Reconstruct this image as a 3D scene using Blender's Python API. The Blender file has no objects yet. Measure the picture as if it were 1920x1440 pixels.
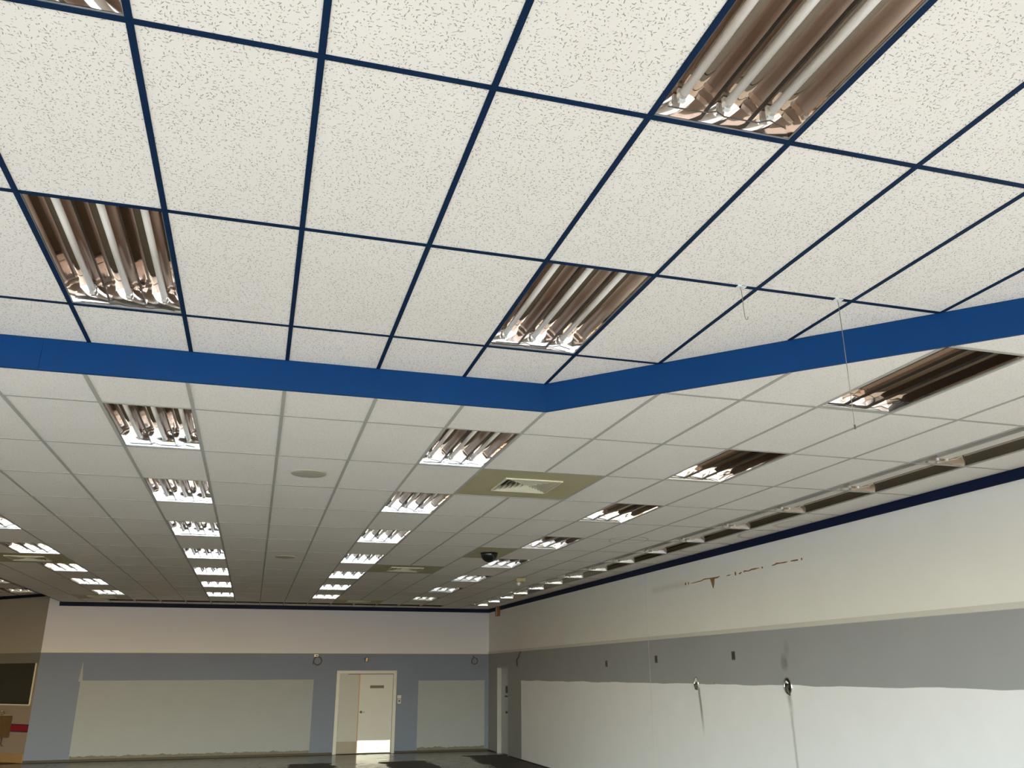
import bpy, bmesh, math, random
from mathutils import Vector, Matrix, Euler
random.seed(7)
S = bpy.context.scene
COL = S.collection

# ------------------------------------------------------------------ units
CW = 0.6096            # ceiling grid: 2 ft columns
RW = 1.238             # ceiling grid: 4 ft rows
HC = 1.985             # camera height above the floor
ZU = HC + 2.0034       # raised ceiling
ZL = HC + 1.7961       # lowered ceiling
YF = 2.5 * RW          # straight fascia
YB = 22.2              # back wall
YS = -4.6              # shop front behind the camera
XLW = -7.3             # left wall (out of frame)
LY0, LY1 = -4.2, 3.6     # windows added in the left wall to brighten the right wall (out of frame)
XE = -6 * CW           # left edge of the lowered ceiling
PX, PY = 5 * CW, YF    # fascia corner
def diag_y(x): return PY - (x - PX) * RW / (2 * CW)
def diag_x(y): return PX - (y - PY) * 2 * CW / RW
RA, RB = Vector((7.885, 0.0)), Vector((7.63, 22.28))      # right wall, slightly out of square
def wall_x(y): return RA.x + (RB.x - RA.x) * (y - RA.y) / (RB.y - RA.y)
CX = -3.93             # left end of the back wall, where the diagonal wall starts
DECK = 4.75

# ------------------------------------------------------------------ camera
def cam_rot(yaw, pit, rol):
    return (Matrix.Rotation(yaw, 3, 'Z') @ Matrix.Rotation(pit, 3, 'X') @ Matrix.Rotation(rol, 3, 'Y'))
R = cam_rot(-0.282973, 0.328910, 0.003295)
cd = bpy.data.cameras.new('camera'); cam = bpy.data.objects.new('camera', cd); COL.objects.link(cam)
cd.sensor_width = 36.0; cd.sensor_fit = 'HORIZONTAL'; cd.lens = 36.0 * 1595.404 / 1920.0
cd.clip_start = 0.05; cd.clip_end = 300
CAM = Vector((1.173297, -2.475722, HC))
m3 = Matrix((R.col[0], R.col[2], -R.col[1])).transposed()
cam.matrix_world = Matrix.Translation(CAM) @ m3.to_4x4()
S.camera = cam
def in_view(p, pad=60):
    q = R.transposed() @ (Vector(p) - CAM)
    if q.y < 0.1: return False
    u, v = 960 + 1595.4 * q.x / q.y, 720 - 1595.4 * q.z / q.y
    return -pad < u < 1920 + pad and -pad < v < 1440 + pad

# ------------------------------------------------------------------ light and exposure
W = bpy.data.worlds.new('world'); S.world = W; W.use_nodes = True
wn = W.node_tree; wn.nodes.clear()
sky = wn.nodes.new('ShaderNodeTexSky'); sky.sky_type = 'NISHITA'; sky.sun_disc = False
sky.sun_elevation = math.radians(30); sky.sun_rotation = math.radians(160); sky.air_density = 1.2; sky.dust_density = 0.75
bg = wn.nodes.new('ShaderNodeBackground'); bg.inputs[1].default_value = 0.8
wo = wn.nodes.new('ShaderNodeOutputWorld')
wn.links.new(sky.outputs[0], bg.inputs[0]); wn.links.new(bg.outputs[0], wo.inputs[0])
sl = bpy.data.lights.new('sun', 'SUN'); sl.energy = 3.0; sl.angle = math.radians(0.53); sl.color = (1.0, 0.955, 0.90)
sun = bpy.data.objects.new('sun', sl); COL.objects.link(sun)
sun.rotation_euler = Vector((-0.55, -1.0, 0.62)).to_track_quat('Z', 'Y').to_euler()   # from behind the camera, through the shop front
# light portal in the shop-front opening: emits nothing, only guides sky sampling
pl = bpy.data.lights.new('sky_portal', 'AREA'); pl.shape = 'RECTANGLE'; pl.size = 15.0; pl.size_y = 3.5
pl.cycles.is_portal = True
po = bpy.data.objects.new('sky_portal', pl); COL.objects.link(po)
po.location = (0.3, YS - 0.15, 1.85); po.rotation_euler = (math.radians(90), 0, 0)
pl2 = bpy.data.lights.new('sky_portal', 'AREA'); pl2.shape = 'RECTANGLE'; pl2.size = LY1 - LY0; pl2.size_y = 3.5; pl2.cycles.is_portal = True
po2 = bpy.data.objects.new('sky_portal', pl2); COL.objects.link(po2)
po2.location = (XLW - 0.12, (LY0 + LY1) / 2, 1.85); po2.rotation_euler = (math.radians(90), 0, math.radians(-90))
S.view_settings.view_transform = 'Standard'; S.view_settings.look = 'None'
S.view_settings.gamma = 1.0; S.view_settings.use_curve_mapping = False
S.view_settings.exposure = 1.80
try:
    S.cycles.use_denoising = True; S.cycles.denoiser = 'OPENIMAGEDENOISE'
    S.cycles.max_bounces = 14; S.cycles.diffuse_bounces = 8; S.cycles.glossy_bounces = 8; S.cycles.transparent_max_bounces = 8
    S.cycles.sample_clamp_indirect = 12.0; S.cycles.caustics_reflective = True
except Exception: pass

# ------------------------------------------------------------------ material helpers
class N:
    """tiny node-expression helper"""
    def __init__(s, nt): s.nt = nt
    def node(s, t, **k):
        n = s.nt.nodes.new(t)
        for a, b in k.items(): setattr(n, a, b)
        return n
    def put(s, sock, v):
        if isinstance(v, bpy.types.NodeSocket): s.nt.links.new(v, sock)
        else: sock.default_value = v
    def m(s, op, a, b=0.0, c=0.0, clamp=False):
        n = s.node('ShaderNodeMath', operation=op, use_clamp=clamp)
        for i, v in enumerate((a, b, c)): s.put(n.inputs[i], v)
        return n.outputs[0]
    def mix(s, f, a, b):
        n = s.node('ShaderNodeMix', data_type='RGBA')
        s.put(n.inputs[0], f)
        for i, v in ((6, a), (7, b)):
            if not isinstance(v, bpy.types.NodeSocket): v = (v[0], v[1], v[2], 1)
            s.put(n.inputs[i], v)
        return n.outputs[2]
    def pos(s):
        g = s.node('ShaderNodeNewGeometry'); x = s.node('ShaderNodeSeparateXYZ')
        s.nt.links.new(g.outputs['Position'], x.inputs[0]); return g.outputs['Position'], x.outputs[0], x.outputs[1], x.outputs[2]
    def noise(s, vec, scale, detail=3.0, rough=0.5):
        n = s.node('ShaderNodeTexNoise'); s.put(n.inputs['Vector'], vec)
        n.inputs['Scale'].default_value = scale; n.inputs['Detail'].default_value = detail; n.inputs['Roughness'].default_value = rough
        return n.outputs[0]
    def comb(s, x, y, z):
        n = s.node('ShaderNodeCombineXYZ')
        for i, v in enumerate((x, y, z)): s.put(n.inputs[i], v)
        return n.outputs[0]
    def step(s, v, lo, hi):          # smooth 0..1 from lo to hi
        n = s.node('ShaderNodeMapRange', interpolation_type='SMOOTHSTEP'); n.clamp = True
        for i, a in enumerate((v, lo, hi, 0.0, 1.0)): s.put(n.inputs[i], a)
        return n.outputs[0]
    def box(s, v, a, b, soft=0.004):  # 1 inside a..b
        return s.m('MULTIPLY', s.step(v, a - soft, a + soft), s.m('SUBTRACT', 1.0, s.step(v, b - soft, b + soft)))
    def mul(s, *v):
        r = v[0]
        for q in v[1:]: r = s.m('MULTIPLY', r, q)
        return r
    def mx(s, *v):
        r = v[0]
        for q in v[1:]: r = s.m('MAXIMUM', r, q)
        return r
def lin(c):
    f = lambda u: u / 12.92 if u <= 0.04045 else ((u + 0.055) / 1.055) ** 2.4
    return tuple(f(v / 255.0) for v in c)
def mat(name, col=(0.5, 0.5, 0.5), rough=0.6, metal=0.0, spec=0.5, build=None, bump=None, emit=None):
    m = bpy.data.materials.new(name); m.use_nodes = True; nt = m.node_tree
    b = nt.nodes['Principled BSDF']; n = N(nt)
    b.inputs['Base Color'].default_value = (*col, 1); b.inputs['Roughness'].default_value = rough
    b.inputs['Metallic'].default_value = metal; b.inputs['Specular IOR Level'].default_value = spec
    if build: build(n, b)
    return m
def mottled(c, amt=0.12, scale=6.0, bump=0.0, bscale=80):
    def f(n, b):
        p, x, y, z = n.pos()
        t = n.noise(p, scale, 4)
        k = n.m('MULTIPLY_ADD', t, 2 * amt, 1 - amt)
        mul = n.node('ShaderNodeMix', data_type='RGBA', blend_type='MULTIPLY')
        mul.inputs[0].default_value = 1.0; mul.inputs[6].default_value = (*c, 1)
        n.put(mul.inputs[7], n.comb(k, k, k)); n.nt.links.new(mul.outputs[2], b.inputs['Base Color'])
        if bump:
            bn = n.node('ShaderNodeBump'); bn.inputs['Strength'].default_value = bump; bn.inputs['Distance'].default_value = 0.002
            n.put(bn.inputs['Height'], n.noise(p, bscale, 3)); n.nt.links.new(bn.outputs[0], b.inputs['Normal'])
    return f

def tile_build(n, b):
    p, x, y, z = n.pos()
    flat = n.comb(x, y, 0.0)
    def dashes(scale, seed, frac, ln, wd):
        off = n.node('ShaderNodeVectorMath', operation='ADD'); n.put(off.inputs[0], flat); off.inputs[1].default_value = (seed, seed * 1.7, 0)
        v = n.node('ShaderNodeTexVoronoi', voronoi_dimensions='2D', feature='F1'); n.put(v.inputs['Vector'], off.outputs[0]); v.inputs['Scale'].default_value = scale
        d = n.node('ShaderNodeVectorMath', operation='SUBTRACT')
        sc = n.node('ShaderNodeVectorMath', operation='MULTIPLY'); n.put(sc.inputs[0], off.outputs[0]); sc.inputs[1].default_value = (1, 1, 0)
        n.nt.links.new(sc.outputs[0], d.inputs[0]); n.nt.links.new(v.outputs['Position'], d.inputs[1])
        cs = n.node('ShaderNodeSeparateColor'); n.nt.links.new(v.outputs['Color'], cs.inputs[0])
        rot = n.node('ShaderNodeVectorRotate', rotation_type='Z_AXIS'); n.nt.links.new(d.outputs[0], rot.inputs['Vector'])
        n.put(rot.inputs['Angle'], n.m('MULTIPLY', cs.outputs[0], 6.283))
        sp = n.node('ShaderNodeSeparateXYZ'); n.nt.links.new(rot.outputs[0], sp.inputs[0])
        L = n.m('MULTIPLY_ADD', cs.outputs[2], ln, ln * 0.35)
        bend = n.m('MULTIPLY', n.mul(sp.outputs[0], sp.outputs[0]), n.m('MULTIPLY_ADD', cs.outputs[1], 80.0, -40.0))
        a = n.m('POWER', n.m('DIVIDE', sp.outputs[0], L), 2.0)
        c = n.m('POWER', n.m('DIVIDE', n.m('ADD', sp.outputs[1], bend), wd), 2.0)
        e = n.m('ADD', a, c)
        on = n.m('LESS_THAN', cs.outputs[1], frac)
        return n.m('MULTIPLY', n.m('SUBTRACT', 1.0, n.step(e, 0.55, 1.25)), on)
    dm = n.mx(dashes(52, 3.1, 0.52, 0.0075, 0.0019), dashes(75, 11.7, 0.42, 0.0035, 0.0013))
    # old water rings at three spots near the right wall
    rings = None
    wob = n.m('MULTIPLY_ADD', n.noise(flat, 2.5, 2), 0.16, -0.08)
    for (rx, ry, r, w, k) in ((6.15, 8.75, 0.26, 0.022, 0.5), (7.62, 7.75, 0.24, 0.03, 0.6), (7.55, 9.1, 0.36, 0.035, 0.7), (7.6, 6.9, 0.2, 0.03, 0.35)):
        dx = n.m('SUBTRACT', x, rx); dy = n.m('MULTIPLY', n.m('SUBTRACT', y, ry), 0.75)
        d = n.m('ADD', n.m('SQRT', n.m('ADD', n.mul(dx, dx), n.mul(dy, dy))), wob)
        g = n.m('MULTIPLY', n.m('SUBTRACT', 1.0, n.step(n.m('ABSOLUTE', n.m('SUBTRACT', d, r)), 0.0, w)), k)
        rings = g if rings is None else n.mx(rings, g)
    base = n.mix(n.noise(flat, 1.1, 3), (0.775, 0.715, 0.655), (0.825, 0.765, 0.705))
    c = n.mix(n.m('MULTIPLY', dm, n.m('MULTIPLY_ADD', n.m('GREATER_THAN', z, ZL + 0.1), 0.34, 0.36)), base, (0.16, 0.13, 0.10))
    c = n.mix(n.m('MULTIPLY', rings, n.m('LESS_THAN', z, ZL + 0.05)), c, (0.30, 0.23, 0.15))
    n.nt.links.new(c, b.inputs['Base Color'])
    bn = n.node('ShaderNodeBump', invert=True); bn.inputs['Strength'].default_value = 0.5; bn.inputs['Distance'].default_value = 0.002
    n.put(bn.inputs['Height'], dm); n.nt.links.new(bn.outputs[0], b.inputs['Normal'])

WHITE = (0.78, 0.765, 0.735); GREY = (0.325, 0.325, 0.345); PANEL = (0.80, 0.785, 0.845)
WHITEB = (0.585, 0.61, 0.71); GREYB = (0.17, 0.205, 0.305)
def right_wall_build(n, b):
    p, x, y, z = n.pos()
    zr = n.m('SUBTRACT', z, HC)
    wav = n.m('MULTIPLY_ADD', n.noise(n.comb(0.0, y, 0.0), 1.1, 2), 0.06, -0.03)
    zt = n.m('ADD', zr, wav)
    below = n.m('SUBTRACT', 1.0, n.step(zr, 0.551, 0.556))
    panel = n.m('MULTIPLY', n.m('SUBTRACT', 1.0, n.step(zt, -0.150, -0.144)), n.m('SUBTRACT', 1.0, n.step(y, 19.12, 19.14)))
    grey = n.m('MULTIPLY', below, n.m('SUBTRACT', 1.0, panel))
    t = n.noise(p, 1.4, 4)
    c = n.mix(t, tuple(v * 0.95 for v in WHITE), tuple(v * 1.03 for v in WHITE))
    c = n.mix(grey, c, n.mix(t, tuple(v * 0.92 for v in GREY), tuple(v * 1.06 for v in GREY)))
    c = n.mix(panel, c, n.mix(n.noise(p, 3.0, 4), tuple(v * 0.95 for v in PANEL), tuple(v * 1.03 for v in PANEL)))
    # rust and soot runs under the two torn fittings
    st = None
    for (y0, zt0, zb0, dr, w, k) in ((10.02, -0.20, -0.95, 0.10, 0.055, 0.80), (7.66, -0.22, -0.66, 0.05, 0.075, 0.70), (7.655, -0.45, -1.8, 0.03, 0.045, 0.42)):
        mid = n.m('MULTIPLY_ADD', n.m('SUBTRACT', zr, zt0), dr, y0)
        mid = n.m('ADD', mid, n.m('MULTIPLY_ADD', n.noise(n.comb(0.0, 0.0, z), 5.0, 2), 0.04, -0.02))
        d = n.m('SUBTRACT', 1.0, n.step(n.m('ABSOLUTE', n.m('SUBTRACT', y, mid)), 0.0, w))
        g = n.mul(d, n.m('SUBTRACT', 1.0, n.step(zr, zt0 - 0.02, zt0 + 0.02)), n.step(zr, zb0, zb0 + 0.5), k)
        st = g if st is None else n.mx(st, g)
    c = n.mix(st, c, (0.13, 0.10, 0.075))
    sm = None
    for (y0, z0, ry, rz, k) in ((7.70, 0.14, 0.10, 0.14, 0.55), (7.62, 0.30, 0.08, 0.14, 0.25), (9.55, -0.14, 0.03, 0.02, 0.4)):
        dy = n.m('DIVIDE', n.m('SUBTRACT', y, y0), ry); dz = n.m('DIVIDE', n.m('SUBTRACT', zr, z0), rz)
        g = n.m('MULTIPLY', n.m('SUBTRACT', 1.0, n.step(n.m('ADD', n.mul(dy, dy), n.mul(dz, dz)), 0.0, 1.0)), k)
        sm = g if sm is None else n.mx(sm, g)
    c = n.mix(n.m('MULTIPLY', sm, n.m('MULTIPLY_ADD', n.noise(p, 9, 3), 1.0, 0.3)), c, (0.07, 0.065, 0.05))
    ys = n.mul(n.box(y, 10.15, 11.45, 0.12), n.box(zr, 1.33, 1.42, 0.05), n.noise(n.comb(0.0, n.m('MULTIPLY', y, 3.0), z), 2.0, 3))
    c = n.mix(n.m('MULTIPLY', ys, 0.55), c, (0.38, 0.34, 0.22))
    n.nt.links.new(c, b.inputs['Base Color'])
    bn = n.node('ShaderNodeBump'); bn.inputs['Strength'].default_value = 0.15; bn.inputs['Distance'].default_value = 0.004
    n.put(bn.inputs['Height'], n.noise(p, 25, 4)); n.nt.links.new(bn.outputs[0], b.inputs['Normal'])
def back_wall_build(n, b):
    p, x, y, z = n.pos()
    zr = n.m('SUBTRACT', z, HC)
    wav = n.m('MULTIPLY_ADD', n.noise(n.comb(x, 0.0, 0.0), 1.2, 2), 0.03, -0.015)
    below = n.m('SUBTRACT', 1.0, n.step(zr, 0.551, 0.557))
    p1 = n.mul(n.box(x, -2.925, 2.783, 0.006), n.m('SUBTRACT', 1.0, n.step(n.m('ADD', zr, wav), -0.122, -0.114)))
    p2 = n.mul(n.box(x, 5.63, 7.51, 0.006), n.m('SUBTRACT', 1.0, n.step(n.m('ADD', zr, wav), -0.16, -0.152)))
    # sliver of bare wall running up beside the first panel
    tri = n.mul(n.m('SUBTRACT', 1.0, n.step(n.m('ABSOLUTE', n.m('SUBTRACT', x, -2.93)), n.m('MULTIPLY_ADD', zr, -0.09, 0.030), n.m('MULTIPLY_ADD', zr, -0.09, 0.036))), n.box(zr, -0.13, 0.32, 0.01))
    panel = n.mx(p1, p2, tri)
    t = n.noise(p, 1.2, 4)
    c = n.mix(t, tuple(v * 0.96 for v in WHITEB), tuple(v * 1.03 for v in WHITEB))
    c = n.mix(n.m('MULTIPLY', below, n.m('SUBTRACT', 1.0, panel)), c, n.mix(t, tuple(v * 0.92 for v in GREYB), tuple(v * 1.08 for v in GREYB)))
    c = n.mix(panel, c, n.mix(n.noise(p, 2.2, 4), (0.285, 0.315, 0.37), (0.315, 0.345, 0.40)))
    # torn adhesive left where the skirting came off
    h = n.m('MULTIPLY_ADD', n.noise(n.comb(x, 0.0, 0.0), 3.0, 5, 0.7), 0.20, 0.02)
    res = n.mul(n.m('LESS_THAN', z, h), n.m('MAXIMUM', p1, p2), 0.85)
    c = n.mix(res, c, n.mix(n.noise(p, 14, 3), (0.09, 0.075, 0.055), (0.20, 0.175, 0.13)))
    n.nt.links.new(c, b.inputs['Base Color'])
def diag_wall_build(n, b):
    p, x, y, z = n.pos(); zr = n.m('SUBTRACT', z, HC)
    c = n.mix(n.noise(p, 1.5, 3), (0.33, 0.315, 0.29), (0.37, 0.355, 0.33))
    c = n.mix(n.box(zr, 0.28, 0.553), c, (0.17, 0.175, 0.18))
    c = n.mix(n.m('SUBTRACT', 1.0, n.step(zr, 0.275, 0.285)), c, (0.26, 0.215, 0.19))
    c = n.mix(n.box(zr, -1.30, -1.116), c, (0.06, 0.01, 0.05))
    c = n.mix(n.box(zr, -1.275, -1.14), c, (0.20, 0.008, 0.025))
    n.nt.links.new(c, b.inputs['Base Color'])
def floor_build(n, b):
    p, x, y, z = n.pos()
    br = n.node('ShaderNodeTexBrick', offset=0.0); n.put(br.inputs['Vector'], p)
    br.inputs['Scale'].default_value = 1.0; br.inputs['Brick Width'].default_value = 0.305; br.inputs['Row Height'].default_value = 0.305
    br.inputs['Mortar Size'].default_value = 0.002
    br.inputs['Color1'].default_value = (0.34, 0.315, 0.275, 1); br.inputs['Color2'].default_value = (0.31, 0.285, 0.25, 1); br.inputs['Mortar'].default_value = (0.15, 0.13, 0.11, 1)
    c = n.mix(n.m('MULTIPLY', n.noise(p, 0.7, 5), 0.55), br.outputs[0], (0.24, 0.22, 0.19))
    wob = n.m('MULTIPLY_ADD', n.noise(p, 1.6, 4), 0.5, -0.25)
    xx, yy = n.m('ADD', x, wob), n.m('ADD', y, wob)
    dk = n.mx(n.mul(n.box(xx, 2.2, 3.15, 0.05), n.box(yy, 17.3, 19.97, 0.05)), n.mul(n.box(xx, 4.35, 5.45, 0.05), n.box(yy, 17.5, 19.9, 0.05)),
              n.mul(n.box(xx, 6.6, 9.0, 0.05), n.box(yy, 15.0, 20.9, 0.05)), n.box(y, 22.02, 22.5, 0.02))
    c = n.mix(dk, c, n.mix(n.noise(p, 5, 3), (0.03, 0.024, 0.018), (0.07, 0.055, 0.042)))
    n.nt.links.new(c, b.inputs['Base Color'])
    n.put(b.inputs['Roughness'], n.m('ADD', n.m('MULTIPLY_ADD', n.noise(p, 3, 4), 0.08, 0.17), n.m('MULTIPLY', dk, 0.45)))

M = {}
M['tile'] = mat('fissured_tile', rough=0.85, spec=0.25, build=tile_build)
M['tee_blue'] = mat('blue_tee', build=mottled((0.0025, 0.017, 0.052), 0.1, 4), rough=0.6, spec=0.15)
M['tee_white'] = mat('pale_tee', build=mottled((0.40, 0.38, 0.34), 0.08, 3), rough=0.75, spec=0.2)
M['fascia'] = mat('blue_fascia', build=mottled((0.0008, 0.035, 0.130), 0.10, 1.2), rough=0.5, spec=0.15)
M['navy'] = mat('navy_trim', build=mottled((0.0035, 0.009, 0.038), 0.08, 2), rough=0.6, spec=0.15)
def tray_build(n, b):
    p, x, y, z = n.pos()
    n.nt.links.new(n.mix(n.noise(p, 3.5, 3), (0.50, 0.39, 0.32), (0.60, 0.49, 0.415)), b.inputs['Base Color'])
    n.put(b.inputs['Roughness'], n.m('MULTIPLY_ADD', n.noise(p, 30, 2), 0.05, 0.02))
M['tray'] = mat('darkened_mirror_tray', rough=0.05, metal=1.0, build=tray_build)  # same mirror metal as the end plates, dark floor reflection put into the colour
M['tray_dark'] = mat('darker_mirror_tray', build=mottled((0.30, 0.245, 0.195), 0.1, 4), rough=0.06, metal=1.0)  # strip-light mirror with its dark reflection put into the colour
def mirror_build(n, b):
    p, x, y, z = n.pos()
    c = n.mix(n.noise(p, 3.5, 3), (0.88, 0.82, 0.765), (0.93, 0.89, 0.85))
    n.nt.links.new(c, b.inputs['Base Color'])
    n.put(b.inputs['Roughness'], n.m('MULTIPLY_ADD', n.noise(p, 30, 2), 0.06, 0.025))
M['mirror'] = mat('champagne_reflector', rough=0.05, metal=1.0, build=mirror_build)
M['tube'] = mat('lamp_glass', build=mottled((0.80, 0.75, 0.70), 0.05, 8), rough=0.35)
M['cap'] = mat('lamp_cap', build=mottled((0.62, 0.60, 0.56), 0.05, 40), rough=0.3, metal=1.0)
M['socket'] = mat('socket_white', build=mottled((0.66, 0.64, 0.60), 0.05, 30), rough=0.5)
M['wirem'] = mat('dark_wire', build=mottled((0.05, 0.04, 0.03), 0.2, 60), rough=0.5)
M['hookm'] = mat('hook_wire', build=mottled((0.20, 0.17, 0.14), 0.1, 40), rough=0.5)
M['steel'] = mat('housing_steel', build=mottled((0.42, 0.41, 0.39), 0.08, 10), rough=0.5, metal=0.6)
M['ballast'] = mat('ballast_cover', build=mottled((0.66, 0.60, 0.53), 0.06, 4), rough=0.3)
M['wall_r'] = mat('right_wall_paint', rough=0.75, spec=0.3, build=right_wall_build)
M['wall_b'] = mat('back_wall_paint', rough=0.75, spec=0.3, build=back_wall_build)
M['wall_d'] = mat('diagonal_wall_paint', rough=0.7, spec=0.3, build=diag_wall_build)
M['wall_l'] = mat('plain_wall_paint', rough=0.75, spec=0.3, build=mottled((0.50, 0.48, 0.44), 0.05, 1.5))
M['floor'] = mat('worn_vinyl_floor', rough=0.15, spec=0.5, build=floor_build)
M['joint'] = mat('joint_strip', build=mottled((0.58, 0.58, 0.58), 0.05, 4), rough=0.6)
M['cream'] = mat('cream_moulding', build=mottled((0.60, 0.58, 0.545), 0.05, 4), rough=0.6)
M['yellow'] = mat('yellowed_panel', build=mottled((0.40, 0.355, 0.20), 0.16, 2.2), rough=0.6)
M['grille'] = mat('grille_cream', build=mottled((0.60, 0.55, 0.40), 0.06, 8), rough=0.5)
M['dark'] = mat('dark_void', build=mottled((0.012, 0.011, 0.010), 0.2, 20), rough=0.8)
M['deck'] = mat('deck_grey', build=mottled((0.10, 0.10, 0.10), 0.1, 2), rough=0.9)
M['black'] = mat('smoked_dome', build=mottled((0.006, 0.006, 0.007), 0.1, 20), rough=0.12)
M['spk'] = mat('speaker_beige', build=mottled((0.40, 0.37, 0.29), 0.05, 12), rough=0.7)
M['frame'] = mat('frame_grey', build=mottled((0.48, 0.50, 0.54), 0.05, 5), rough=0.45)
M['leaf_grey'] = mat('door_grey', build=mottled((0.37, 0.39, 0.42), 0.05, 3), rough=0.5)
M['leaf_white'] = mat('door_white', build=mottled((0.50, 0.52, 0.56), 0.05, 3), rough=0.5)
M['kick_brown'] = mat('kick_brown', build=mottled((0.14, 0.115, 0.095), 0.1, 6), rough=0.4)
M['kick_steel'] = mat('kick_steel', build=mottled((0.62, 0.63, 0.66), 0.35, 5), rough=0.42, metal=1.0)
M['wood'] = mat('door_edge_wood', build=mottled((0.45, 0.25, 0.13), 0.2, 8), rough=0.5)
M['sign'] = mat('sign_brown', build=mottled((0.085, 0.075, 0.055), 0.15, 60), rough=0.5)
M['brass'] = mat('aged_brass', build=mottled((0.20, 0.14, 0.065), 0.15, 15), rough=0.35, metal=0.7)
M['chrome'] = mat('chrome', build=mottled((0.85, 0.85, 0.84), 0.05, 30), rough=0.12, metal=1.0)
M['plate'] = mat('dark_plate', build=mottled((0.045, 0.047, 0.05), 0.1, 20), rough=0.5)
M['white'] = mat('white_plastic', build=mottled((0.72, 0.72, 0.70), 0.04, 20), rough=0.4)
M['tear'] = mat('torn_brown_paper', build=mottled((0.25, 0.13, 0.06), 0.25, 20), rough=0.9)
M['tanbox'] = mat('detector_tan', build=mottled((0.42, 0.35, 0.20), 0.08, 20), rough=0.5)
M['dark_brown'] = mat('dark_brown_reflector', build=mottled((0.045, 0.035, 0.026), 0.2, 5), rough=0.4, metal=0.3)
M['red'] = mat('alarm_red', build=mottled((0.20, 0.075, 0.035), 0.1, 20), rough=0.4)
M['blackboard'] = mat('dark_glass', build=mottled((0.030, 0.030, 0.028), 0.1, 3), rough=0.45)
M['tan'] = mat('tan_steel', build=mottled((0.085, 0.052, 0.024), 0.25, 6), rough=0.35)
M['base_dark'] = mat('skirting_dark', build=mottled((0.035, 0.028, 0.02), 0.3, 12), rough=0.6)
M['base_wood'] = mat('skirting_wood', build=mottled((0.34, 0.205, 0.105), 0.15, 6), rough=0.35)
M['alu'] = mat('shopfront_aluminium', build=mottled((0.30, 0.27, 0.24), 0.05, 6), rough=0.4, metal=0.5)
M['pave'] = mat('pavement', build=mottled((0.40, 0.385, 0.355), 0.12, 0.8), rough=0.9)
g = bpy.data.materials.new('shopfront_glass'); g.use_nodes = True; gn = g.node_tree; gn.nodes.clear()
_o = gn.nodes.new('ShaderNodeOutputMaterial'); _m = gn.nodes.new('ShaderNodeMixShader'); _t = gn.nodes.new('ShaderNodeBsdfTransparent'); _g = gn.nodes.new('ShaderNodeBsdfGlossy')
_t.inputs[0].default_value = (0.95, 0.97, 0.96, 1); _g.inputs['Roughness'].default_value = 0.01
_f = gn.nodes.new('ShaderNodeFresnel'); _f.inputs[0].default_value = 1.35
gn.links.new(_f.outputs[0], _m.inputs[0]); gn.links.new(_t.outputs[0], _m.inputs[1]); gn.links.new(_g.outputs[0], _m.inputs[2]); gn.links.new(_m.outputs[0], _o.inputs[0])
M['glass'] = g

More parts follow.
